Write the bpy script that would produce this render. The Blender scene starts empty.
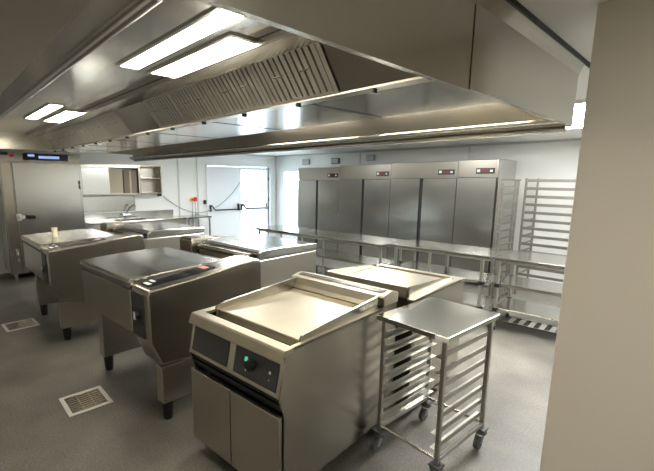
import bpy, bmesh, math, random
from mathutils import Vector, Matrix
random.seed(7)
R = math.radians
sc = bpy.context.scene
COL = sc.collection

# ------------------------------------------------------------------ materials
def mat(name, col, rough=.5, metal=0., emit=None, estr=0., bump=0., bscale=60., var=0., vscale=8., stretch=(1, 1, 1), rvar=0., trans=0., ior=1.45, spec=None):
    m = bpy.data.materials.new(name); m.use_nodes = True
    nt = m.node_tree; b = nt.nodes['Principled BSDF']
    b.inputs['Base Color'].default_value = (*col, 1); b.inputs['Roughness'].default_value = rough
    b.inputs['Metallic'].default_value = metal
    if spec is not None: b.inputs['Specular IOR Level'].default_value = spec
    if trans: b.inputs['Transmission Weight'].default_value = trans; b.inputs['IOR'].default_value = ior
    if emit: b.inputs['Emission Color'].default_value = (*emit, 1); b.inputs['Emission Strength'].default_value = estr
    if bump or var or rvar:
        tc = nt.nodes.new('ShaderNodeTexCoord'); mp = nt.nodes.new('ShaderNodeMapping')
        mp.inputs['Scale'].default_value = stretch
        nt.links.new(tc.outputs['Object'], mp.inputs['Vector'])
    if var or rvar:
        n = nt.nodes.new('ShaderNodeTexNoise'); n.inputs['Scale'].default_value = vscale; n.inputs['Detail'].default_value = 5
        nt.links.new(mp.outputs[0], n.inputs['Vector'])
        if var:
            r = nt.nodes.new('ShaderNodeValToRGB')
            r.color_ramp.elements[0].position = .3; r.color_ramp.elements[1].position = .7
            r.color_ramp.elements[0].color = (*[c * (1 - var) for c in col], 1)
            r.color_ramp.elements[1].color = (*[min(1, c * (1 + var)) for c in col], 1)
            nt.links.new(n.outputs['Fac'], r.inputs[0]); nt.links.new(r.outputs[0], b.inputs['Base Color'])
        if rvar:
            mr = nt.nodes.new('ShaderNodeMapRange')
            mr.inputs['From Min'].default_value = .3; mr.inputs['From Max'].default_value = .7
            mr.inputs['To Min'].default_value = max(.02, rough - rvar); mr.inputs['To Max'].default_value = rough + rvar
            nt.links.new(n.outputs['Fac'], mr.inputs['Value']); nt.links.new(mr.outputs[0], b.inputs['Roughness'])
    if bump:
        n2 = nt.nodes.new('ShaderNodeTexNoise'); n2.inputs['Scale'].default_value = bscale; n2.inputs['Detail'].default_value = 3
        nt.links.new(mp.outputs[0], n2.inputs['Vector'])
        bp = nt.nodes.new('ShaderNodeBump'); bp.inputs['Strength'].default_value = bump; bp.inputs['Distance'].default_value = .01
        nt.links.new(n2.outputs['Fac'], bp.inputs['Height']); nt.links.new(bp.outputs[0], b.inputs['Normal'])
    return m

M = {}
STEEL = (.45, .425, .37)
M['steel'] = mat('brushed_steel', STEEL, .25, 1)
M['steel_front'] = mat('satin_steel', (.50, .475, .42), .28, 1)
M['steel_top'] = mat('polished_worktop_steel', (.58, .58, .55), .17, 1)
M['steel_hood'] = mat('canopy_steel', (.52, .50, .45), .22, 1, bump=.02, bscale=1.2)
M['steel_filter'] = mat('filter_steel', (.80, .78, .72), .40, 1)
M['steel_mirror'] = mat('canopy_ceiling_steel', (.52, .50, .46), .13, 1, bump=.02, bscale=1.5)
M['steel_fridge'] = mat('fridge_steel', (.50, .50, .475), .22, 1, bump=.012, bscale=1.5)
M['steel_plate'] = mat('griddle_plate_steel', (.43, .395, .31), .42, 1, var=.06, vscale=5)
M['chrome'] = mat('chrome_tube', (.66, .66, .64), .2, 1)
M['rack'] = mat('dull_rack_steel', (.30, .29, .26), .4, 1)
M['tube'] = mat('square_tube_steel', (.50, .49, .45), .34, 1)
M['black'] = mat('black_plastic', (.012, .012, .013), .35)
M['glass_black'] = mat('black_glass', (.015, .016, .022), .12)
M['grey_panel'] = mat('dark_grey_panel', (.035, .036, .04), .35)
M['gap'] = mat('dark_recess', (.01, .01, .01), .6)
M['rubber'] = mat('grey_rubber', (.10, .105, .115), .5)
M['zinc'] = mat('zinc_fork', (.42, .44, .47), .35, 1)
M['white'] = mat('white_wall_panel', (.80, .81, .79), .35, 0, bump=.02, bscale=4)
M['white_door'] = mat('white_door_leaf', (.78, .81, .83), .35)
M['ceiling'] = mat('white_ceiling', (.78, .78, .75), .5)
M['joint'] = mat('panel_joint', (.52, .53, .53), .5)
M['cream'] = mat('cream_painted_wall', (.76, .70, .60), .6, bump=.05, bscale=120)
M['lamp'] = mat('lamp_diffuser', (1, 1, 1), .5, emit=(1, .90, .74), estr=17)
M['panel_lamp'] = mat('ceiling_lamp_diffuser', (1, 1, 1), .5, emit=(1, .99, .96), estr=31)
M['red'] = mat('red_plastic', (.75, .03, .04), .4)
M['yellow'] = mat('yellow_plastic', (.85, .50, .05), .4)
M['screen_blue'] = mat('blue_display', (.02, .03, .06), .2, emit=(.35, .5, .9), estr=.55)
M['screen_red'] = mat('red_display', (.1, .01, .01), .2, emit=(1, .1, .08), estr=.12)
M['screen_pink'] = mat('pink_display', (.3, .1, .1), .2, emit=(1, .5, .45), estr=.3)
M['screen_white'] = mat('white_mark', (.75, .78, .78), .4)
M['green_lamp'] = mat('green_indicator', (.1, .55, .40), .3, emit=(.1, .9, .6), estr=.25)
M['drain'] = mat('drain_steel', (.62, .61, .57), .6, .3)
M['paper'] = mat('cream_paper', (.85, .80, .62), .7)
M['white_plastic'] = mat('white_plastic', (.85, .85, .84), .4)
M['beige'] = mat('beige_carton', (.55, .48, .36), .7)
M['taupe'] = mat('taupe_carton', (.25, .21, .16), .7)
M['grey_box'] = mat('grey_plastic', (.35, .37, .36), .5)
M['ground'] = mat('pale_gravel', (.6, .6, .58), .9)
M['cable'] = mat('grey_cable', (.30, .32, .33), .5)

def floor_mat():
    m = bpy.data.materials.new('speckled_vinyl'); m.use_nodes = True
    nt = m.node_tree; b = nt.nodes['Principled BSDF']
    tc = nt.nodes.new('ShaderNodeTexCoord')
    n1 = nt.nodes.new('ShaderNodeTexNoise'); n1.inputs['Scale'].default_value = 1.6; n1.inputs['Detail'].default_value = 6
    n2 = nt.nodes.new('ShaderNodeTexNoise'); n2.inputs['Scale'].default_value = 70; n2.inputs['Detail'].default_value = 3
    for n in (n1, n2): nt.links.new(tc.outputs['Object'], n.inputs['Vector'])
    r1 = nt.nodes.new('ShaderNodeValToRGB'); r1.color_ramp.elements[0].position = .35; r1.color_ramp.elements[1].position = .68
    r1.color_ramp.elements[0].color = (.095, .090, .076, 1); r1.color_ramp.elements[1].color = (.19, .178, .150, 1)
    r2 = nt.nodes.new('ShaderNodeValToRGB'); r2.color_ramp.elements[0].position = .3; r2.color_ramp.elements[1].position = .7
    r2.color_ramp.elements[0].color = (.72, .72, .72, 1); r2.color_ramp.elements[1].color = (1.25, 1.25, 1.25, 1)
    nt.links.new(n1.outputs['Fac'], r1.inputs[0]); nt.links.new(n2.outputs['Fac'], r2.inputs[0])
    mx = nt.nodes.new('ShaderNodeMix'); mx.data_type = 'RGBA'; mx.blend_type = 'MULTIPLY'; mx.inputs[0].default_value = 1
    nt.links.new(r1.outputs[0], mx.inputs[6]); nt.links.new(r2.outputs[0], mx.inputs[7])
    nt.links.new(mx.outputs[2], b.inputs['Base Color'])
    mr = nt.nodes.new('ShaderNodeMapRange'); mr.inputs['To Min'].default_value = .38; mr.inputs['To Max'].default_value = .6
    nt.links.new(n1.outputs['Fac'], mr.inputs['Value']); nt.links.new(mr.outputs[0], b.inputs['Roughness'])
    bp = nt.nodes.new('ShaderNodeBump'); bp.inputs['Strength'].default_value = .15; bp.inputs['Distance'].default_value = .003
    nt.links.new(n2.outputs['Fac'], bp.inputs['Height']); nt.links.new(bp.outputs[0], b.inputs['Normal'])
    return m
M['floor'] = floor_mat()

# ------------------------------------------------------------------ mesh helpers
class MB:
    def __init__(s): s.bm = bmesh.new()
    def box(s, x0, x1, y0, y1, z0, z1, bev=0.):
        vs = [s.bm.verts.new(p) for p in ((x0, y0, z0), (x1, y0, z0), (x1, y1, z0), (x0, y1, z0), (x0, y0, z1), (x1, y0, z1), (x1, y1, z1), (x0, y1, z1))]
        fs = [s.bm.faces.new([vs[i] for i in q]) for q in ((3, 2, 1, 0), (4, 5, 6, 7), (0, 1, 5, 4), (1, 2, 6, 5), (2, 3, 7, 6), (3, 0, 4, 7))]
        if bev:
            es = list({e for f in fs for e in f.edges})
            bmesh.ops.bevel(s.bm, geom=es, offset=bev, segments=2, affect='EDGES', profile=.5)
        return s
    def prism(s, prof, x0, x1, axis='x', bev=0.):
        """closed profile extruded: axis x -> profile (y,z); y -> (x,z); z -> (x,y)"""
        f = {'x': lambda a, p: (a, p[0], p[1]), 'y': lambda a, p: (p[0], a, p[1]), 'z': lambda a, p: (p[0], p[1], a)}[axis]
        A = [s.bm.verts.new(f(x0, p)) for p in prof]; B = [s.bm.verts.new(f(x1, p)) for p in prof]
        n = len(prof); fs = [s.bm.faces.new(A), s.bm.faces.new(B[::-1])]
        for i in range(n): fs.append(s.bm.faces.new((A[i], B[i], B[(i + 1) % n], A[(i + 1) % n])))
        bmesh.ops.recalc_face_normals(s.bm, faces=fs)
        if bev:
            es = list({e for q in fs for e in q.edges})
            bmesh.ops.bevel(s.bm, geom=es, offset=bev, segments=2, affect='EDGES', profile=.5)
        return s
    def tube(s, pts, r, n=10, r2=None):
        pts = [Vector(p) for p in pts]; rings = []
        up = Vector((0, 0, 1))
        for i, p in enumerate(pts):
            d = (pts[min(i + 1, len(pts) - 1)] - pts[max(i - 1, 0)]).normalized()
            a = d.cross(up)
            if a.length < .05: a = d.cross(Vector((1, 0, 0)))
            a.normalize(); b = d.cross(a)
            rr = r if r2 is None else r + (r2 - r) * i / (len(pts) - 1)
            rings.append([s.bm.verts.new(p + a * rr * math.cos(2 * math.pi * k / n) + b * rr * math.sin(2 * math.pi * k / n)) for k in range(n)])
        fs = []
        for A, B in zip(rings, rings[1:]):
            for k in range(n): fs.append(s.bm.faces.new((A[k], A[(k + 1) % n], B[(k + 1) % n], B[k])))
        fs.append(s.bm.faces.new(rings[0][::-1])); fs.append(s.bm.faces.new(rings[-1]))
        bmesh.ops.recalc_face_normals(s.bm, faces=fs)
        return s
    def lathe(s, prof, c=(0, 0, 0), n=20):
        rings = []
        for r, z in prof: rings.append([s.bm.verts.new((c[0] + r * math.cos(2 * math.pi * k / n), c[1] + r * math.sin(2 * math.pi * k / n), c[2] + z)) for k in range(n)])
        fs = []
        for A, B in zip(rings, rings[1:]):
            for k in range(n): fs.append(s.bm.faces.new((A[k], A[(k + 1) % n], B[(k + 1) % n], B[k])))
        fs.append(s.bm.faces.new(rings[0][::-1])); fs.append(s.bm.faces.new(rings[-1]))
        bmesh.ops.recalc_face_normals(s.bm, faces=fs)
        return s
    def quad(s, *p):
        s.bm.faces.new([s.bm.verts.new(q) for q in p]); return s
    def build(s, name, m, parent=None, smooth=False):
        me = bpy.data.meshes.new(name); s.bm.to_mesh(me); s.bm.free()
        me.materials.append(m)
        o = bpy.data.objects.new(name, me); COL.objects.link(o)
        if parent: o.parent = parent
        if smooth:
            for p in me.polygons: p.use_smooth = True
            me.set_sharp_from_angle(angle=R(35))
        return o

def tag(o, label=None, cat=None, group=None, kind=None):
    if label: o['label'] = label
    if cat: o['category'] = cat
    if group: o['group'] = group
    if kind: o['kind'] = kind
    return o
def thing(name, loc, rz, label, cat, group=None):
    o = bpy.data.objects.new(name, None); COL.objects.link(o); o.empty_display_size = .1
    o.location = loc; o.rotation_euler = (0, 0, rz)
    return tag(o, label, cat, group)
def dup(root, loc, rz, label, group=None):
    kids = {}
    for o in bpy.data.objects:
        if o.parent: kids.setdefault(o.parent.name, []).append(o)
    def cp(o, par):
        c = o.copy(); COL.objects.link(c)
        if par: c.parent = par
        for k in kids.get(o.name, []): cp(k, c)
        return c
    c = cp(root, None); c.location = loc; c.rotation_euler = (0, 0, rz); c['label'] = label
    if group: c['group'] = group
    return c
def struct(name, mb, m, label=None):
    o = mb.build(name, m); o['kind'] = 'structure'
    if label: o['label'] = label
    return o

# ------------------------------------------------------------------ room shell
XL, YB, ZC, YN, XR = -9.1, 7.6, 2.46, -1.9, 1.9
struct('floor', MB().box(XL - .2, XR + .2, YN - .2, YB + .2, -.1, 0), M['floor'], 'dark speckled vinyl floor')
struct('ceiling', MB().box(XL - .2, XR + .2, YN - .2, YB + .2, ZC, ZC + .1), M['ceiling'], 'white panel ceiling')
# left wall with the double-door opening
D0, D1, DM, DZ = 5.33, 7.33, 6.30, 2.12
struct('wall_left', MB().box(XL - .12, XL, YN, D0, 0, ZC).box(XL - .12, XL, D1, YB + .12, 0, ZC).box(XL - .12, XL, D0, D1, DZ, ZC), M['white'], 'white sandwich-panel wall with the exit doors')
# back wall with a window opening
W0, W1, WZ0, WZ1 = -8.78, -7.55, .35, 2.05
struct('wall_back', MB().box(XL, W0, YB, YB + .12, 0, ZC).box(W1, XR, YB, YB + .12, 0, ZC).box(W0, W1, YB, YB + .12, 0, WZ0).box(W0, W1, YB, YB + .12, WZ1, ZC), M['white'], 'white panel wall behind the fridges')
struct('wall_front', MB().box(XL, XR, YN - .12, YN, 0, ZC), M['cream'])
struct('wall_side', MB().box(XR, XR + .12, YN, YB, 0, ZC), M['white'])
struct('wall_right', MB().box(-.43, XR, 1.94, 2.10, 0, ZC, .004), M['cream'], 'cream painted wall end at the right')
# panel joints
for i, (y) in enumerate((4.52, 5.03)):
    struct('trim_%d' % (i + 1), MB().box(XL, XL + .012, y - .018, y + .018, 0, ZC), M['joint'])
for i, x in enumerate((-6.0, -3.42, -1.6)):
    struct('trim_%d' % (i + 3), MB().box(x - .012, x + .012, YB - .01, YB, 0, ZC), M['joint'])
struct('trim_6', MB().box(XL, XR, YB - .03, YB, ZC - .035, ZC), M['joint'])
struct('trim_7', MB().box(XL, XL + .03, YN, YB, ZC - .035, ZC), M['joint'])
struct('baseboard_left', MB().box(XL, XL + .015, 2.2, D0 - .05, 0, .1), M['joint'])
struct('baseboard_back', MB().box(-7.5, XR, YB - .015, YB, 0, .1), M['joint'])
struct('trim_8', MB().box(-.640, -.628, .2, 3.3, ZC - .02, ZC), M['gap'])

# doors
dr = struct('door_1', MB().box(XL - .11, XL + .02, D0 - .05, D0, 0, DZ + .05).box(XL - .11, XL + .02, D1, D1 + .05, 0, DZ + .05).box(XL - .11, XL + .02, D0, D1, DZ, DZ + .05), M['white_door'], 'white double exit door with panic bars')
MB().box(XL - .07, XL - .02, D0 + .01, DM - .005, .01, DZ - .01, .004).build('door_leaf', M['white_door'], dr)
lf = MB().box(XL - .07, XL - .02, DM + .005, DM + .08, .01, DZ - .01).box(XL - .07, XL - .02, D1 - .08, D1 - .01, .01, DZ - .01).box(XL - .07, XL - .02, DM + .08, D1 - .08, .01, .12).box(XL - .07, XL - .02, DM + .08, D1 - .08, DZ - .09, DZ - .01).build('glazed_door_leaf', M['white_door'], dr)
M['pane'] = mat('clear_glass', (1, 1, 1), 0., 0, trans=1, ior=1.1)
MB().box(XL - .05, XL - .044, DM + .08, D1 - .08, .12, DZ - .09).build('pane', M['pane'], lf)
for y0, y1, m, pr in ((D0 + .05, DM - .05, 'black', .018), (DM + .06, D1 - .12, 'rubber', .034)):
    p = MB()
    for y in (y0, y1): p.box(XL - .019, XL + .05, y - .014, y + .014, .94, 1.12, .005)
    p.tube([(XL + .09, y0, 1.10), (XL + .10, y0 + .09, .985), (XL + .10, y1, .975)], pr, 8)
    p.tube([(XL + .05, y0, 1.10), (XL + .09, y0, 1.10)], pr, 8).tube([(XL + .05, y1, .975), (XL + .10, y1, .975)], pr, 8)
    p.build('panic_bar', M[m], dr)
h = MB()
for z in (.35, 1.2, 1.8): h.tube([(XL + .005, D1 - .005, z - .05), (XL + .005, D1 - .005, z + .05)], .012, 8)
h.build('hinge', M['rubber'], dr)
MB().lathe([(.0, -.05), (.04, -.05), (.04, .05), (0, .05)], (XL + .04, D0 - .12, 1.2)).build('door_knob', M['black'], dr)
# window
wn = struct('window_1', MB().box(W0, W0 + .05, YB - .01, YB + .1, WZ0, WZ1).box(W1 - .05, W1, YB - .01, YB + .1, WZ0, WZ1).box(W0 + .05, W1 - .05, YB - .01, YB + .1, WZ0, WZ0 + .05).box(W0 + .05, W1 - .05, YB - .01, YB + .1, WZ1 - .05, WZ1), M['white_door'], 'bright window beside the fridges')
MB().box(W0 + .05, W1 - .05, YB + .05, YB + .056, WZ0 + .05, WZ1 - .05).build('pane', M['pane'], wn)
g = struct('ground_outside', MB().box(-60, 60, -60, 60, -.5, -.35), M['ground'])

# ceiling lamps, plus unseen fill panels added for brightness
M['fill_panel_front'] = mat('added_front_fill_diffuser', (1, 1, 1), .5, emit=(1, .95, .86), estr=4.0)  # glow of the fill panel added over the front aisle
M['fill_panel_side'] = mat('added_side_fill_diffuser', (1, 1, 1), .5, emit=(1, .96, .88), estr=5.5)  # glow of the fill panel added beside the viewer
def ceil_lamp(x, y, w, d, label, m='panel_lamp'):
    o = thing('ceiling_light', (x, y, ZC), 0, label, 'light', 'flush ceiling panels')
    f = MB().box(-w / 2 - .02, w / 2 + .02, -d / 2 - .02, -d / 2, -.03, 0).box(-w / 2 - .02, w / 2 + .02, d / 2, d / 2 + .02, -.03, 0)
    f.box(-w / 2 - .02, -w / 2, -d / 2, d / 2, -.03, 0).box(w / 2, w / 2 + .02, -d / 2, d / 2, -.03, 0)
    f.build('frame', M['white_plastic'], o)
    MB().box(-w / 2, w / 2, -d / 2, d / 2, -.02, -.002).build('diffuser', M[m], o)
ceil_lamp(-.95, 4.65, .6, 1.2, 'white flush ceiling panel glimpsed between the hood end and the cream wall')
ceil_lamp(-3.6, 4.65, .6, 1.2, 'white flush ceiling panel above the middle of the prep tables, behind the hood')
ceil_lamp(-6.4, 4.3, .6, .9, 'white flush ceiling panel above the left end of the prep tables, behind the hood')

ceil_lamp(.7, .5, .6, 1.2, 'added unseen fill light panel right of the hood end, beside the viewer', 'fill_panel_side')  # added lamp, out of view; brightens the hood end and cream wall
ceil_lamp(-1.2, 5.6, .9, .5, 'added hidden fill light panel above the right hand prep table, in front of the racks')  # added lamp, hidden by the hood; brightens the back wall and racks
ceil_lamp(-3.6, -1.1, 1.2, .3, 'added unseen fill light panel over the front aisle, behind the viewer', 'fill_panel_front')  # invented lamp behind the camera, a weak fill for the front aisle
# ------------------------------------------------------------------ extraction hood
HX0, HX1, HY0, HY1, HZ, HT = -7.2, -.66, .25, 2.76, 2.108, 2.44
hood = thing('extraction_hood', ((HX0 + HX1) / 2, 1.5, HZ), 0, 'long stainless steel extraction canopy with baffle filters and lamps over the cooking line', 'hood')
ox, oy, oz = (HX0 + HX1) / 2, 1.5, HZ
def hp(mb, name, m, par=hood, **k):
    for v in mb.bm.verts: v.co -= Vector((ox, oy, oz))
    return mb.build(name, M[m], par, **k)
def rim(mb, x0, x1, y0, y1, z0): mb.box(x0, x1, y0, y1, z0, z0 + .03, .006)
# skirts
hp(MB().box(HX0, HX1, HY0, HY0 + .02, HZ, HT).box(HX0 + .02, HX1 - .02, HY0 + .02, HY0 + .065, HZ, HZ + .012), 'near_skirt', 'steel_hood')
hp(MB().box(HX0, HX1, HY1 - .02, HY1, HZ, HT).box(HX0 + .02, HX1 - .02, HY1 - .06, HY1 - .02, HZ, HZ + .012).box(HX0 + .02, HX1 - .02, HY1 - .06, HY1 - .05, HZ + .012, HZ + .035), 'far_skirt', 'steel_hood')
for yy, zz in ((HY1 - .078, HZ + .03), (HY1 - .012, HZ - .015)): hp(MB().tube([(HX0 + .03, yy, zz), (HX1 - .03, yy, zz)], .015, 16), 'glint_bead', 'chrome', smooth=True)  # beads added to catch the lamps as bright lines on the far rim
XS = -.66
hp(MB().box(HX1 - .02, HX1, HY0 + .02, 1.42, HZ, HT).box(HX1 - .02, HX1 + .003, 1.425, HY1 - .02, HZ + .004, HT), 'right_end_panel', 'steel_hood')
hp(MB().prism([(HX1, HT - .06), (HX1 + .012, HT - .03), (HX1 + .03, HT + .018), (HX1, HT + .018)], HY0, HY1, 'y'), 'top_trim', 'steel_hood')
hp(MB().box(HX0, HX0 + .02, HY0 + .02, HY1 - .02, HZ + .09, HT), 'left_end_panel', 'steel_hood')
# inner upstand behind the near rim, inner ceilings
hp(MB().box(HX0 + .02, HX1 - .02, HY0 + .066, HY0 + .078, HZ, HZ + .03), 'near_lip', 'steel_hood')
hp(MB().tube([(HX0 + .03, HY0 + .072, HZ - .006), (HX1 - .03, HY0 + .072, HZ - .006)], .010, 14), 'glint_bead', 'chrome', smooth=True)  # bead added so the lamps draw a bright line along the near rim
cy = MB().box(HX0 + .02, HX1 - .02, HY0 + .03, 1.33, 2.43, HT + .01)
hp(cy, 'inner_ceiling', 'steel_mirror')
hp(MB().box(HX0 + .02, HX1 - .02, 1.19, 1.335, 2.395, 2.43, .004), 'filter_rail', 'steel_hood')
hp(MB().box(HX0 + .02, HX1 - .02, 2.42, HY1 - .02, 2.41, HT), 'rear_ceiling', 'steel_hood')
# duct box between the filter banks
hp(MB().box(HX0 + .02, HX1 - .02, 1.56, 2.24, 2.20, 2.215), 'grease_trough', 'steel_top')
hp(MB().box(HX0 + .02, HX1 - .02, 1.487, 1.5595, 2.196, 2.21), 'grease_channel', 'steel_front')
for i in range(13): hp(MB().box(-7 + .49 * i - .006, -7 + .49 * i + .006, 1.485, 1.515, 2.176, 2.1955), 'trough_clip', 'black')
for i in range(6): hp(MB().box(-6.6 + 1.0 * i, -6.592 + 1.0 * i, 1.57, 2.23, 2.197, 2.2), 'duct_seam', 'rubber')
hp(MB().prism([(2.22, 2.215), (2.24, 2.20), (2.44, 2.41), (2.42, 2.42)], HX0 + .02, HX1 - .02), 'rear_slope', 'steel_hood')
# near filter bank (each filter: frame + baffles)
P0, P1 = Vector((1.335, 2.405)), Vector((1.485, 2.205))
sd = (P1 - P0); SLEN = sd.length; sd.normalize(); sn = Vector((-abs(sd.y), -abs(sd.x)))   # facing down towards the aisle
def sp(a, o): p = P0 + sd * a + sn * o; return (p.x, p.y)
def slope_box(mb, x0, x1, a0, a1, o0, o1): mb.prism([sp(a0, o0), sp(a1, o0), sp(a1, o1), sp(a0, o1)], x0, x1)
def make_filter(x0):
    w = .485
    f = MB(); slope_box(f, x0 + .004, x0 + w - .004, 0, SLEN, -.045, -.035)
    slope_box(f, x0 + .004, x0 + .03, .001, SLEN - .001, -.034, .004); slope_box(f, x0 + w - .03, x0 + w - .004, .001, SLEN - .001, -.034, .004)
    slope_box(f, x0 + .03, x0 + w - .03, .001, .012, -.034, .004); slope_box(f, x0 + .03, x0 + w - .03, SLEN - .012, SLEN - .001, -.034, .004)
    fo = hp(f, 'filter', 'steel_filter')
    b = MB(); n = 10
    for i in range(n):
        c = x0 + .03 + (w - .06) * (i + .5) / n
        slope_box(b, c - .015, c + .015, .013, SLEN - .013, -.008, .002)
        slope_box(b, c - .015, c - .011, .013, SLEN - .013, -.025, -.0085); slope_box(b, c + .011, c + .015, .013, SLEN - .013, -.025, -.0085)
    bo = hp(b, 'baffle', 'steel_filter', par=fo)
    hd = MB()
    for cx in (x0 + .15, x0 + .335):
        A, B = sp(SLEN * .42, .004), sp(SLEN * .42, .02)
        hd.tube([(cx - .03, *A), (cx - .03, *B), (cx + .03, *B), (cx + .03, *A)], .003, 6)
    hp(hd, 'handle', 'chrome', par=fo)
fx = [-1.30 - .49 * (i + 1) for i in range(4)] + [-3.87 - .49 * (i + 1) for i in range(6)]
for x in fx: make_filter(x)
for x0, x1 in ((-1.30, HX1 - .02), (-3.87, -3.262), (HX0 + .02, -6.812)): 
    bp = MB(); slope_box(bp, x0 + .002, x1 - .002, 0, SLEN, -.03, .0); hp(bp, 'blank_panel', 'steel_hood')
# lamps in the hood
for x0, x1 in ((-2.1, -.95), (-3.6, -2.4)):
    lf = hp(MB().box(x0 - .02, x0, 2.50, 2.60, 2.395, 2.41).box(x1, x1 + .02, 2.50, 2.60, 2.395, 2.41), 'lamp_frame', 'steel_hood')
    hp(MB().box(x0, x1, 2.50, 2.60, 2.395, 2.409), 'lamp_diffuser', 'lamp', par=lf)
for x0, x1, y0, y1 in ((-2.43, -1.30, .885, .985), (-2.46, -1.60, 1.075, 1.195), (-5.25, -4.1, .875, .975), (-5.36, -4.4, 1.065, 1.185)):
    lf = hp(MB().box(x0 - .03, x1 + .03, y0 - .02, y0, 2.421, 2.43).box(x0 - .03, x1 + .03, y1, y1 + .02, 2.421, 2.43).box(x0 - .03, x0, y0, y1, 2.421, 2.43).box(x1, x1 + .03, y0, y1, 2.421, 2.43), 'lamp_frame', 'steel_hood')
    hp(MB().box(x0, x1, y0, y1, 2.4225, 2.429), 'lamp_diffuser', 'lamp', par=lf)

# ------------------------------------------------------------------ tilting pans
ROW = R(3.8)
def arm_profile():
    top = [(0, 1.0), (.012, 1.028), (.2, 1.043), (.4, 1.059), (.6, 1.081), (.8, 1.107), (.95, 1.12), (1.02, 1.112), (1.04, 1.08)]
    return [(0, .645), (.08, .455), (.30, .44), (.80, .44), (1.04, .60)][::-1] + top
def make_pan():
    t = thing('tilting_pan', (0, 0, 0), 0, 'x', 'cooking pan', 'stainless tilting pans of the cooking line')
    # origin: floor below the front right corner of the control arm; body spans x -1.28..0, y 0..1.04
    body = MB().prism([(0, .98), (0, .655), (.06, .60), (.80, .60), (.92, .70), (.96, .98)], -1.275, -.285, bev=.008)
    body.build('pan_body', M['steel_front'], t)
    lid = MB().prism([(-.008, 1.0), (-.012, 1.045), (.0, 1.064), (.25, 1.078), (.6, 1.088), (.84, 1.085), (.90, 1.06), (.90, 1.0)], -1.28, -.272, bev=.010)
    lid.build('lid', M['steel_top'], t)
    MB().box(-1.274, -.29, -.004, .9, .981, .999).build('lid_seal', M['rubber'], t)
    hn = MB().tube([(-1.22, .955, 1.02), (-.30, .955, 1.02)], .032, 14); hn.build('lid_hinge', M['steel'], t, smooth=True)
    arm = MB().prism(arm_profile(), -.262, 0, bev=.012); am = arm.build('control_arm', M['steel'], t)
    # sloping touch panel on the arm, along its inner edge
    AP = [(.012, 1.028), (.2, 1.043), (.4, 1.059), (.6, 1.081), (.8, 1.107)]
    def az(v):
        for (a, za), (b, zb) in zip(AP, AP[1:]):
            if v <= b: return za + (zb - za) * (v - a) / (b - a)
    def strip(v0, v1, x0, x1, o0, o1):
        vs = [v0] + [a for a, z in AP if v0 < a < v1] + [v1]
        return MB().prism([(v, az(v) + o0) for v in vs] + [(v, az(v) + o1) for v in vs[::-1]], x0, x1)
    to = strip(.05, .63, -.25, -.10, .0003, .004).build('touch_panel', M['glass_black'], t)
    strip(.07, .10, -.215, -.135, .0043, .0055).build('panel_icon', M['screen_white'], to)
    strip(.125, .15, -.24, -.17, .0043, .0055).build('panel_icon', M['screen_white'], to)
    strip(.545, .595, -.225, -.135, .0043, .006).build('warning_display', M['screen_pink'], to)
    # front strip with knob
    fp = MB().box(-.258, -.075, -.006, .004, .66, .99, .002).build('front_panel', M['grey_panel'], t)
    MB().box(-.252, -.081, -.009, -.0065, .765, .875).build('knob_field', M['black'], fp)
    kb = MB().tube([(-.165, -.0095, .82), (-.165, -.03, .82)], .034, 18); kb.build('knob', M['black'], fp, smooth=True)
    MB().box(-.178, -.152, -.034, -.0305, .795, .85).build('knob_pointer', M['screen_white'], fp)
    # pedestals and feet
    for x0, x1, y0, y1, zt in ((-1.215, -1.11, .08, .70, .598), (-.10, -.001, .075, .80, .439)):
        MB().box(x0, x1, y0, y1, .15, zt, .004).build('pedestal', M['steel_front'], t)
        for y in (y0 + .055, y1 - .06):
            MB().lathe([(.030, 0), (.036, .01), (.040, .06), (.045, .149), (0, .149)], ((x0 + x1) / 2, y, 0)).build('foot', M['black'], t, smooth=True)
    MB().box(-1.109, -.101, .60, .70, .45, .58).build('rear_beam', M['steel'], t)
    return t
pan = make_pan()
PX, PY = -2.625, 1.045
pan.location = (PX, PY, 0); pan.rotation_euler = (0, 0, ROW)
pan['label'] = 'large tilting pan with black touch panel, front row, next to the griddle'
P2 = (-4.79, .865)
dup(pan, (*P2, 0), R(1.0), 'tilting pan in the front row nearest the tall cabinet, paper cup on its lid')
def rowpt(u, v): return (PX + math.cos(ROW) * u - math.sin(ROW) * v, PY + math.sin(ROW) * u + math.cos(ROW) * v)
# back row: turned round, back to back; arm at the viewer's left
q = rowpt(-.42 - 1.28, 2.28)
dup(pan, (*q, 0), ROW + math.pi, 'tilting pan in the back row behind the near one, its lid bright with window light')
q = rowpt(-.42 - 1.28 - 2.17, 2.18)
dup(pan, (*q, 0), ROW + math.pi, 'tilting pan in the back row farthest from the griddle, in front of the sink')
# service column between the pans
q = rowpt(-.33, 1.16)
sv = thing('service_column', (*q, 0), ROW, 'grey round topped supply column between the back to back tilting pans', 'column')
MB().lathe([(.06, 0), (.06, .03), (.045, .04), (.045, .96), (.035, 1.0), (.02, 1.02), (0, 1.025)]).build('pipe', M['zinc'], sv, smooth=True)
MB().box(-.075, .075, -.075, .075, 0, .012).build('base_plate', M['steel'], sv)

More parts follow.
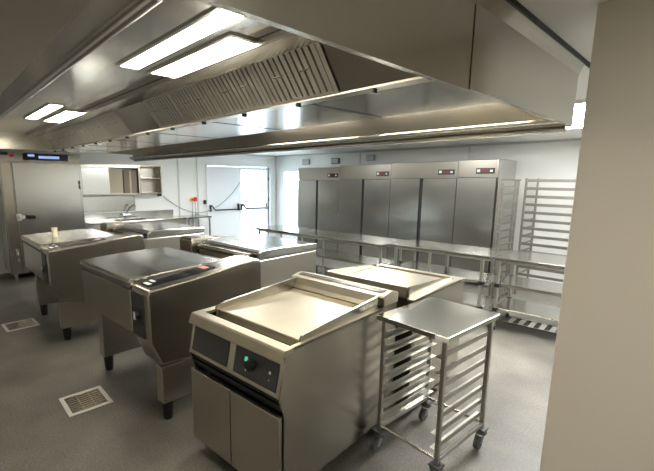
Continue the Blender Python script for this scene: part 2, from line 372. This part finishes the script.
# ------------------------------------------------------------------ griddles
def make_griddle(flue=True):
    W, D = .84, .93
    t = thing('griddle', (0, 0, 0), 0, 'x', 'griddle', 'stainless griddles back to back')
    # carcass: sides, back and bottom
    b = MB().prism([(-.004, .112), (-.004, .60), (-.036, .69), (.0, .885), (-.0, .94), (.012, .95), (D, .95), (D, .112)], W - .012, W)
    b.prism([(-.004, .112), (-.004, .60), (-.036, .69), (.0, .885), (-.0, .94), (.012, .95), (D, .95), (D, .112)], 0, .012)
    b.box(.012, W - .012, D - .012, D, .112, .95).box(.012, W - .012, .035, D - .012, .112, .13).box(.012, W - .012, .045, .055, .13, .89)
    b.build('body', M['steel'], t)
    # top deck: front lip, gutter, plate
    lp = MB().prism([(-.034, .890), (-.012, .944), (-.004, .952), (.06, .952), (.06, .925), (-.01, .915), (-.02, .890)], -.002, W + .003, bev=.003)
    lp.box(0.0, .055, .06, D, .935, .952).box(W - .024, W, .06, D, .935, .952)
    lp.build('front_lip', M['steel_plate'], t)
    MB().box(.056, W - .025, .061, .145, .895, .905).build('gutter', M['steel'], t)
    MB().box(.067, W - .042, .145, D - .05, .90, .954, .008).build('cooking_plate', M['steel_plate'], t)
    # splash guards
    def guard(x0, x1, m='steel'):
        pr = [(.14, .905), (.137, .958), (.152, .978), (.19, .986), (D - .02, 1.035), (D - .02, .935)]
        MB().prism(pr, x0, x1, bev=.003).build('splash_guard', M[m], t)
    guard(.048, .066); guard(W - .040, W - .025)
    MB().prism([(D - .06, .959), (D - .035, .985), (D - .015, 1.035), (D - .0, 1.035), (D - .0, .959)], .067, W - .041).build('rear_guard', M['steel_plate'], t)
    if flue:
        fl = MB().prism([(D + .002, .96), (D + .002, 1.005), (D - .012, 1.025), (D + .0, 1.035), (D + .095, 1.052), (D + .185, 1.03), (D + .185, .96)], -.004, W + .004, bev=.003).build('flue', M['steel_plate'], t)
        gr = MB().prism([(D + .035, 1.0425), (D + .085, 1.052), (D + .085, 1.054), (D + .035, 1.0445)], .03, W - .03)
        go = gr.build('flue_slot', M['gap'], fl)
        sl = MB()
        for i in range(38):
            x = .04 + (W - .08) * i / 37
            sl.prism([(D + .036, 1.0448), (D + .084, 1.0543), (D + .084, 1.0555), (D + .036, 1.046)], x - .003, x + .003)
        sl.build('flue_louvre', M['steel'], fl)
        MB().box(.0, W, D + .002, D + .18, .112, .958).build('rear_cover', M['steel'], t)
    # control fascia
    fs = MB().prism([(.002, .888), (-.038, .70), (-.032, .69), (.04, .69), (.04, .888)], .013, W - .013).build('control_fascia', M['steel_front'], t)
    def fz(z, o): return (.002 - (.888 - z) / .188 * .040 - o, z)
    def plate(mb, x0, x1, z0, z1, o0, o1): mb.prism([fz(z0, o0), fz(z1, o0), fz(z1, o1), fz(z0, o1)], x0, x1)
    p = MB(); plate(p, .035, .395, .722, .868, .0005, .004); p.build('left_control_panel', M['grey_panel'], fs)
    p = MB(); plate(p, .455, .805, .722, .868, .0005, .004); rp = p.build('right_control_panel', M['grey_panel'], fs)
    y, z = fz(.805, .004)
    k = MB().tube([(.60, y, z), (.60, y - .03, z - .004)], .030, 18); k.build('knob', M['black'], rp, smooth=True)
    k = MB(); plate(k, .548, .566, .81, .833, .0045, .012); k.build('indicator_lamp', M['green_lamp'], rp)
    k = MB(); plate(k, .553, .60, .79, .797, .0045, .006); plate(k, .555, .566, .757, .785, .0045, .006); plate(k, .74, .755, .80, .815, .0045, .006); plate(k, .742, .75, .765, .772, .0045, .006)
    k.build('panel_icon', M['screen_white'], rp)
    # recessed handle gap and doors
    MB().box(.013, W - .013, .01, .03, .592, .689).build('handle_recess', M['gap'], t)
    MB().box(.013, W - .013, -.010, .0095, .625, .64).box(.013, W - .013, -.008, .0095, .655, .665).build('grip_rail', M['black'], t)
    for x0, x1 in ((.013, W / 2 - .004), (W / 2 + .004, W - .013)):
        MB().box(x0, x1, -.036, -.008, .10, .588, .003).build('door', M['steel_front'], t)
    MB().box(W / 2 - .003, W / 2 + .003, -.007, .012, .112, .588).build('door_gap', M['gap'], t)
    for x in (.11, W - .11):
        for y in (.14, D - .12):
            MB().lathe([(.03, 0), (.03, .02), (.018, .025), (.018, .111), (0, .111)], (x, y, 0)).build('foot', M['chrome'], t, smooth=True)
    return t
G = (-2.243, 1.176)
gr1 = make_griddle(True); gr1.location = (*G, 0); gr1.rotation_euler = (0, 0, R(4.0))
gr1['label'] = 'front griddle with two plain doors, dark control panels and rear flue'
gr2 = make_griddle(False); gr2.rotation_euler = (0, 0, R(184.0))
u, v = .905, 1.125 + 1.04
a = R(4)
gr2.location = (G[0] + math.cos(a) * u - math.sin(a) * v, G[1] + math.sin(a) * u + math.cos(a) * v, 0)
gr2['label'] = 'rear griddle facing away, behind the flue of the front one'

# ------------------------------------------------------------------ rack trolley with worktop
def make_trolley():
    W, D, Z = .46, .60, .95
    t = thing('rack_trolley', (0, 0, 0), 0, 'low tray rack trolley with shiny steel top and castors beside the front griddle', 'trolley')
    px, py = W / 2 - .02, D / 2 - .02
    MB().box(-W / 2 - .015, W / 2 + .015, -D / 2 - .02, D / 2 + .02, Z - .004, Z, .0015).box(-W / 2 - .015, W / 2 + .015, -D / 2 - .02, -D / 2 - .017, Z - .03, Z - .004).box(-W / 2 - .015, W / 2 + .015, D / 2 + .017, D / 2 + .02, Z - .03, Z - .004).box(W / 2 + .012, W / 2 + .015, -D / 2 - .017, D / 2 + .017, Z - .03, Z - .004).box(-W / 2 - .015, -W / 2 - .012, -D / 2 - .017, D / 2 + .017, Z - .03, Z - .004).build('worktop', M['steel_top'], t)
    MB().box(W / 2 - .06, W / 2 + .02, -D / 2 - .026, -D / 2 - .0205, Z - .028, Z - .002).build('corner_bracket', M['white_plastic'], t)
    for sx in (-1, 1):
        for sy in (-1, 1):
            x, y = sx * px, sy * py
            MB().box(x - .0125, x + .0125, y - .0125, y + .0125, .145, Z - .005, .002).build('post', M['tube'], t)
            ca = MB().box(x - .035, x + .035, y - .035, y + .035, .135, .144).build('castor', M['rubber'], t)
            MB().lathe([(.035, 0), (.038, .008), (.038, .025), (.02, .03), (0, .03)], (x, y, .104)).build('castor_swivel', M['rubber'], ca, smooth=True)
            f = MB()
            for s in (-1, 1): f.prism([(y + .02, .104), (y - .02, .104), (y - .045, .05), (y - .03, .04), (y - .012, .05)], x + s * .020 - .002, x + s * .020 + .002)
            f.build('castor_fork', M['zinc'], ca)
            w = MB().tube([(x - .014, y - .032, .045), (x + .014, y - .032, .045)], .044, 20); w.build('castor_wheel', M['rubber'], ca, smooth=True)
    for sx in (-1, 1):
        for k in range(7):
            z = .235 + .095 * k; x = sx * (px - .010)
            s = -sx
            MB().prism([(x - s * .004, z + .03), (x - s * .002, z + .03), (x - s * .002, z + .002), (x + s * .035, z + .002), (x + s * .035, z), (x - s * .004, z)], -D / 2 + .005, D / 2 - .005, 'y').build('tray_runner', M['tube'], t)
        MB().box(sx * px - .012, sx * px + .012, -py + .013, py - .013, .16, .185, .002).build('side_rail', M['tube'], t)
    for y in (-py, py): MB().tube([(-px + .0125, y, .175), (px - .0125, y, .175)], .011, 12).build('cross_bar', M['chrome'], t, smooth=True)
    for y in (-py, py): MB().box(-px + .0125, px - .0125, y - .01, y + .01, Z - .035, Z - .006).build('top_bar', M['tube'], t)
    return t
tl = make_trolley(); tl.location = (-1.165, 2.335, 0); tl.rotation_euler = (0, 0, R(-3))

# ------------------------------------------------------------------ upright fridges
FY = 6.75
def make_fridge(n, H, label):
    W = .668 * n
    t = thing('upright_fridge', (0, 0, 0), 0, label, 'fridge', 'row of stainless upright fridges')
    hb = H - .29
    MB().box(.004, W - .004, .03, .76, .14, H, .004).build('body', M['steel_fridge'], t)
    hd = MB().prism([(.0, hb), (-.012, H - .01), (.0, H), (.028, H), (.028, hb)], .003, W - .003, bev=.003).build('header', M['steel_front'], t)
    dx = W - .36
    d = MB().box(dx, dx + .30, -.016, -.0, hb + .06, hb + .15, .003).build('control_display', M['black'], hd)
    MB().box(dx + .10, dx + .15, -.0185, -.0165, hb + .09, hb + .125).box(dx + .17, dx + .20, -.0185, -.0165, hb + .09, hb + .125).build('display_digits', M['screen_red'], d)
    MB().box(dx + .02, dx + .07, -.0185, -.0165, hb + .085, hb + .13).box(dx + .23, dx + .27, -.0185, -.0165, hb + .09, hb + .12).build('display_icon', M['screen_white'], d)
    gap = .05 if n == 2 else .0
    MB().box(.01, W - .01, .015, .0295, .15, hb - .004).build('handle_channel', M['gap'], t)
    for i in range(n):
        x0 = .668 * i + (.006 if i == 0 else .034); x1 = .668 * (i + 1) - (.006 if i == n - 1 else .034)
        if n == 1: x1 -= .02
        MB().box(x0, x1, -.03, .0145, .15, hb - .008, .004).build('door', M['steel_fridge'], t)
    for x in (.08, W - .08):
        for y in (.10, .68):
            MB().lathe([(.03, 0), (.03, .02), (.02, .025), (.02, .139), (0, .139)], (x, y, 0)).build('foot', M['chrome'], t, smooth=True)
    return t
x = -7.215
for n, H, lb in ((2, 2.07, 'double door upright fridge at the window end of the row'), (2, 2.10, 'double door upright fridge second from the window'), (2, 2.125, 'double door upright fridge third from the window, before the single door one'), (1, 2.14, 'single door upright fridge at the end of the row by the tray rack')):
    f = make_fridge(n, H, lb); f.location = (x, FY, 0); x += .668 * n
# wall sockets above the fridges
for x0, z0, w, m, lb in ((-7.80, 2.25, .26, 'grey_box', 'square grey wall box above the first fridge near the window'), (-6.75, 2.25, .25, 'rubber', 'dark wall box above the gap between first and second fridge'), (-5.68, 2.29, .22, 'grey_box', 'small grey wall box above the second fridge')):
    b = thing('junction_box', (x0, YB, z0), 0, lb, 'box', 'wall boxes above the fridges')
    MB().box(-w / 2, w / 2, -.06, .004, -.07, .07, .01).build('case', M[m], b)
    MB().box(-w / 2 + .02, w / 2 - .02, -.066, -.0605, -.05, .05).build('cover', M['joint'], b)

# ------------------------------------------------------------------ prep tables
def make_table(name, L, D, label, shelves=(.57, .25), nleg=2, mid=True):
    t = thing(name, (0, 0, 0), 0, label, 'table', 'steel prep tables in front of the fridges')
    MB().box(0, L, 0, D, .862, .90, .008).build('worktop', M['steel_top'], t)
    MB().box(.05, L - .05, .05, D - .05, .835, .861).build('under_frame', M['tube'], t)
    xs = [.05 if L > 1.5 else .07, L - (.12 if L < 1.5 else .05)] + ([L * .42] if mid else [])
    for xx in xs:
        for y in (.045, D - .045):
            l = MB().tube([(xx, y, .05), (xx, y, .861)], .021, 12).build('leg', M['tube'], t, smooth=True)
            MB().lathe([(.022, 0), (.024, .01), (.019, .05), (0, .05)], (xx, y, 0), 12).build('leg_foot', M['black'], l)
    for z in shelves:
        MB().box(.03, L - .03, .07, D - .07, z - .035, z, .006).build('undershelf', M['steel_top'], t)
        for xx in xs[:2]:
            for y in (.045, D - .045): MB().box(xx - .027, xx + .027, y - .027, y + .027, z - .04, z + .005, .004).build('shelf_clamp', M['black'], t)
    return t
ta = make_table('prep_table', 2.72, .66, 'long steel prep table nearest the window, in front of the first fridges'); ta.location = (-5.93, 4.46, 0); ta.rotation_euler = (0, 0, R(3.7))
tb = make_table('prep_table', 1.375, .66, 'shorter steel prep table in the middle, in front of the third fridge'); tb.location = (-3.19, 4.79, 0); tb.rotation_euler = (0, 0, R(3.4))
tc_ = make_table('prep_table', 1.70, .70, 'right hand steel prep table with two lower shelves, partly hidden by the cream wall', shelves=(.575, .275), mid=False); tc_.location = (-1.80, 4.885, 0); tc_.rotation_euler = (0, 0, R(5))

# tall tray racks
rk = thing('tray_rack', (-2.22, 5.98, 0), 0, 'narrow upright ladder rack beside the single door fridge', 'rack', 'tall racks at the right')
for y in (0, .1, .60, .72):
    MB().box(-.015, .015, y - .015, y + .015, .06, 1.80 - (.03 if y in (.1,) else 0), .002).build('post', M['rack'], rk)
for k in range(14): 
    MB().box(-.012, .012, .015, .705, .30 + .108 * k, .318 + .108 * k).build('rung', M['rack'], rk)
for k in range(2): MB().box(-.03, .03, -.02, .74, .04 + .0 * k + k * 1.76, .06 + k * 1.76, .002).build('end_bar', M['rack'], rk)
for y in (.0, .72):
    ca = MB().box(-.02, .02, y - .02, y + .02, .03, .04).build('castor', M['zinc'], rk)
    MB().tube([(-.012, y, .021), (.012, y, .021)], .0205, 14).build('castor_wheel', M['black'], ca)
r2 = thing('tray_rack', (-2.14, 6.80, 0), 0, 'wide tall rack of long horizontal rails along the back wall at the right', 'rack', 'tall racks at the right')
for xx in (0, 1.5):
    for y in (0, .55):
        MB().box(xx - .015, xx + .015, y - .015, y + .015, .0, 1.84, .002).build('post', M['rack'], r2)
for k in range(13):
    z = .32 + .122 * k
    for y in (0,):
        MB().box(.016, 1.484, y - .012, y + .012, z, z + .042, .003).build('rail', M['rack'], r2)
    MB().box(-.012, .012, .016, .534, z, z + .02).build('side_rung', M['rack'], r2)

# ------------------------------------------------------------------ tall cabinet at the left wall
CX = -8.36
cb = thing('blast_chiller', (CX, 1.62, 0), 0, 'tall stainless cabinet with dark display strip and lever handle at the far left', 'cabinet')
MB().box(-.70, 0, -.68, .57, .10, 2.22, .005).build('body', M['steel_fridge'], cb)
MB().box(.001, .05, -.50, .53, .12, 2.045, .008).build('door', M['steel_fridge'], cb)
MB().box(.001, .03, -.66, -.515, .12, 2.045, .005).build('side_panel', M['steel'], cb)
hd = MB().box(.001, .035, -.66, .57, 2.06, 2.215, .004).build('header', M['steel'], cb)
ds = MB().box(.0355, .045, -.33, .36, 2.085, 2.20, .003).build('display_panel', M['glass_black'], hd)
MB().box(.0455, .047, -.10, .22, 2.12, 2.165).box(.0455, .047, -.26, -.16, 2.15, 2.185).build('display_screen', M['screen_blue'], ds)
MB().box(.0355, .042, -.66, -.545, 2.165, 2.205).build('black_strip', M['black'], hd)
MB().tube([(.0355, -.49, 2.16), (.055, -.49, 2.16)], .032, 16).build('stop_button', M['red'], hd)
hn = MB().box(.051, .075, -.52, -.44, 1.05, 1.17, .01).tube([(.075, -.48, 1.11), (.11, -.47, 1.11), (.115, -.40, 1.11)], .035, 14, .030).build('handle_boss', M['white_plastic'], cb)
MB().tube([(.116, -.40, 1.11), (.118, -.33, 1.105), (.118, -.25, 1.10)], .034, 12, .028).build('lever_handle', M['black'], hn, smooth=True)
hg = MB()
for z in (.4, 1.62, 1.70): hg.box(.051, .07, .50, .525, z - .035, z + .035, .003)
hg.build('hinge', M['black'], cb)
lk = MB().lathe([(.0, -.05), (.025, -.05), (.025, .05), (0, .05)], (.045, -.56, .50)).lathe([(.0, -.03), (.03, -.03), (.03, .03), (0, .03)], (.045, -.55, .36)); lk.build('latch', M['chrome'], cb)
for y in (-.60, .54):
    for xx in (-.08, -.62): MB().lathe([(.03, 0), (.03, .099), (0, .099)], (xx, y, 0)).build('foot', M['chrome'], cb)

# ------------------------------------------------------------------ sink run on the left wall
sk = thing('sink_unit', (XL, 2.30, 0), 0, 'stainless sink counter with tap and splashback on the left wall', 'sink')
SL = 2.05
MB().box(.002, .03, 0, SL, .905, 1.05, .004).build('splashback', M['steel_top'], sk)
tp = MB().box(.031, .68, 0, .55, .87, .905, .004).box(.031, .68, 1.25, SL, .87, .905, .004).box(.031, .13, .551, 1.249, .87, .905).box(.57, .68, .551, 1.249, .87, .905, .004)
tp.build('worktop', M['steel_top'], sk)
MB().box(.655, .678, .01, SL - .01, .74, .868).build('apron', M['steel_front'], sk)
MB().box(.131, .569, .552, 1.248, .68, .69).box(.131, .14, .552, 1.248, .69, .90).box(.56, .569, .552, 1.248, .69, .90).box(.14, .56, .552, .56, .69, .90).box(.14, .56, 1.24, 1.248, .69, .90).build('basin', M['steel'], sk)
tpb = MB().lathe([(.03, 0), (.03, .02), (.018, .025), (.018, .07), (0, .07)], (.09, .92, .905)).tube([(.09, .92, .97), (.09, .92, 1.05), (.14, .98, 1.16), (.22, 1.04, 1.22), (.26, 1.06, 1.17)], .013, 10)
tpo = tpb.build('tap', M['chrome'], sk, smooth=True)
MB().tube([(.09, .84, .99), (.09, 1.0, .99)], .012, 10).tube([(.09, .84, .97), (.09, .84, 1.02)], .02, 10).tube([(.09, 1.0, .97), (.09, 1.0, 1.02)], .02, 10).build('tap_handle', M['chrome'], tpo, smooth=True)
for y in (.05, SL / 2, SL - .05):
    for xx in (.07, .63): MB().box(xx - .02, xx + .02, y - .02, y + .02, 0, .869, .002).build('leg', M['tube'], sk)
MB().box(.06, .62, .08, SL - .08, .25, .28, .004).build('undershelf', M['steel_top'], sk)
MB().box(.001, .004, 2.32 - 2.30, 3.45 - 2.30, 1.06, 1.40).build('wall_plate', M['steel_top'], sk)
# slim side table right of the sink
st = thing('side_table', (XL + .05, 4.40, 0), 0, 'slim steel side table between the sink and the exit door', 'table')
MB().box(0, .62, 0, .62, .872, .90, .004).build('worktop', M['steel_top'], st)
for xx in (.04, .58):
    for y in (.04, .58): MB().box(xx - .018, xx + .018, y - .018, y + .018, 0, .871, .002).build('leg', M['tube'], st)
MB().box(.02, .60, .02, .60, .30, .325).build('undershelf', M['steel_top'], st)
# wall cabinet with one sliding door open
wc = thing('wall_cabinet', (XL, 2.28, 1.45), 0, 'steel wall cabinet with a shiny closed door and an open bay', 'cabinet')
L, Hh, Dp = 1.16, .62, .36
MB().box(.002, .012, 0, L, 0, Hh).box(.012, Dp, 0, .015, 0, Hh).box(.012, Dp, L - .015, L, 0, Hh).box(.012, Dp, .015, L - .015, 0, .02).box(.012, Dp, .015, L - .015, Hh - .02, Hh).box(.012, Dp, .52, .535, .02, Hh - .02).build('carcass', M['steel_front'], wc)
MB().box(Dp - .012, Dp + .0, .016, .519, .02, Hh - .07, .003).build('door', M['steel_top'], wc)
MB().box(Dp - .02, Dp + .015, .0, L, Hh - .068, Hh - .02, .004).build('door_track', M['steel_top'], wc)
for y0, y1, m, lb in ((.55, .82, 'beige', 'beige carton on the left in the open bay of the wall cabinet'), (.84, 1.12, 'taupe', 'brown carton on the right in the open bay of the wall cabinet')):
    c = thing('carton', (XL + .02, 2.28 + (y0 + y1) / 2, 1.4705), 0, lb, 'box', 'cartons in the wall cabinet')
    w = (y1 - y0) / 2
    MB().box(.01, .30, -w, w, 0, .49, .006).build('box_body', M[m], c)
    MB().box(.3002, .302, -.02, .02, 0, .48).build('tape', M['beige'], c)
# open wall shelf next to it
ws = thing('wall_shelf', (XL, 3.47, 1.45), 0, 'open two bay steel wall shelf right of the wall cabinet', 'shelf')
MB().box(.002, .010, 0, .5, 0, .62).build('back_plate', M['steel_front'], ws)
MB().box(.011, .30, 0, .018, 0, .62).build('side', M['steel'], ws); MB().box(.011, .30, .482, .5, 0, .62).build('side', M['steel'], ws)
for z in (.0, .33, .60): MB().box(.011, .30, .0185, .4815, z, z + .018).build('shelf_board', M['steel'], ws)
sk2 = thing('power_socket', (XL, 4.02, 1.42), 0, 'black power plug box at the lower corner of the wall shelf', 'socket')
MB().box(.001, .06, -.045, .045, -.04, .04, .008).build('case', M['black'], sk2); MB().tube([(.0605, 0, 0), (.07, 0, 0)], .02, 12).build('plug', M['black'], sk2)
# cable drooping to the door
pts = []
A, B = Vector((XL + .07, 4.08, 1.40)), Vector((XL + .07, 6.30, 1.72))
for i in range(25):
    f = i / 24; p = A.lerp(B, f); p.z -= 4 * .60 * f * (1 - f) + .0; pts.append(p)
tag(MB().tube(pts, .010, 8).build('cable', M['cable'], smooth=True), 'grey cable drooping across the white wall to the door', 'cable')
# emergency switch + conduit
es = thing('emergency_switch', (XL, 4.90, 1.27), 0, 'red and yellow emergency switch on the white wall left of the door', 'switch')
MB().box(.013, .06, -.09, .0, -.045, .035, .008).build('yellow_case', M['yellow'], es); MB().tube([(.061, -.045, 0), (.09, -.045, 0)], .03, 14).build('push_button', M['red'], es)
MB().box(.013, .07, .005, .075, -.04, .06, .01).build('red_case', M['red'], es)
cd = MB().tube([(XL + .03, 4.86, .0), (XL + .03, 4.86, 1.205)], .012, 8).tube([(XL + .03, 4.94, .0), (XL + .03, 4.94, 1.205)], .012, 8).build('conduit', M['joint'])
tag(cd, 'pair of thin grey conduits below the emergency switch', 'pipe')

# ------------------------------------------------------------------ small things
def on_pan2(u, v): 
    c, s = math.cos(R(1)), math.sin(R(1)); return (P2[0] + c * u - s * v, P2[1] + s * u + c * v)
cx_, cy_ = on_pan2(-.70, .24)
cp = MB().lathe([(.030, 0), (.034, .012), (.026, .05), (.034, .112), (.036, .116), (.032, .113), (.023, .05), (0, .048)], n=20).build('paper_cup', M['paper'], smooth=True)
cp.location = (cx_, cy_, 1.0805); tag(cp, 'cream waisted paper cup standing on the far tilting pan lid', 'cup')
# floor drains
def drain(x, y, w, d, rz, label):
    t = thing('floor_drain', (x, y, 0), rz, label, 'drain', 'square floor drains in the front aisle')
    MB().box(-w / 2, w / 2, -d / 2, -d / 2 + .03, .0005, .006).box(-w / 2, w / 2, d / 2 - .03, d / 2, .0005, .006).box(-w / 2, -w / 2 + .03, -d / 2 + .03, d / 2 - .03, .0005, .006).box(w / 2 - .03, w / 2, -d / 2 + .03, d / 2 - .03, .0005, .006).build('frame', M['drain'], t)
    MB().box(-w / 2 + .03, w / 2 - .03, -d / 2 + .03, d / 2 - .03, .0004, .001).build('sump', M['gap'], t)
    g = MB(); n = 8
    for i in range(n):
        xx = -w / 2 + .03 + (w - .06) * (i + .5) / n; g.box(xx - .009, xx + .009, -d / 2 + .03, d / 2 - .03, .0012, .005)
    for i in range(1, 3):
        yy = -d / 2 + .03 + (d - .06) * i / 3; g.box(-w / 2 + .03, w / 2 - .03, yy - .004, yy + .004, .0012, .004)
    g.build('grate', M['steel'], t)
drain(-3.35, .775, .34, .32, 0, 'square steel floor drain with grate in front of the near tilting pan')
drain(-5.72, .68, .34, .34, R(3), 'square steel floor drain with grate in front of the far tilting pan')
fg = thing('drain_grating', (-1.62, 5.42, 0), R(5), 'long slotted steel floor grating under the right hand prep table', 'grating')
MB().box(-.15, 1.4, -.14, -.12, .0005, .02).box(-.15, 1.4, .12, .14, .0005, .02).build('frame', M['chrome'], fg)
for k in range(13): MB().box(-.11 + .115 * k, -.05 + .115 * k, -.119, .119, .0006, .016).build('slat', M['chrome'], fg)

# ------------------------------------------------------------------ world, camera, view
w = bpy.data.worlds.new('world'); sc.world = w; w.use_nodes = True
bg = w.node_tree.nodes['Background']; bg.inputs[0].default_value = (.72, .88, 1, 1); bg.inputs[1].default_value = 6.0

f, cx, cy, CH = 397., 296., 247., 1.8
P, RO, YAW = R(9.72), R(.45), R(47.2)
fw = Vector((-math.sin(YAW) * math.cos(P), math.cos(YAW) * math.cos(P), -math.sin(P)))
rt0 = Vector((math.cos(YAW), math.sin(YAW), 0)); up0 = rt0.cross(fw)
rt = rt0 * math.cos(RO) + up0 * math.sin(RO); up = up0 * math.cos(RO) - rt0 * math.sin(RO)
cam = bpy.data.cameras.new('camera'); co = bpy.data.objects.new('camera', cam); COL.objects.link(co)
bk = -fw
co.matrix_world = Matrix(((rt.x, up.x, bk.x, 0), (rt.y, up.y, bk.y, 0), (rt.z, up.z, bk.z, CH), (0, 0, 0, 1)))
cam.sensor_width = 36; cam.sensor_fit = 'HORIZONTAL'; cam.lens = f / 654 * 36
cam.shift_x = (327 - cx) / 654; cam.shift_y = (cy - 235.5) / 654
cam.clip_start = .05; cam.clip_end = 200
sc.camera = co
sc.view_settings.view_transform = 'Standard'; sc.view_settings.look = 'None'
sc.view_settings.gamma = 1; sc.view_settings.use_curve_mapping = False
sc.view_settings.exposure = 0.9
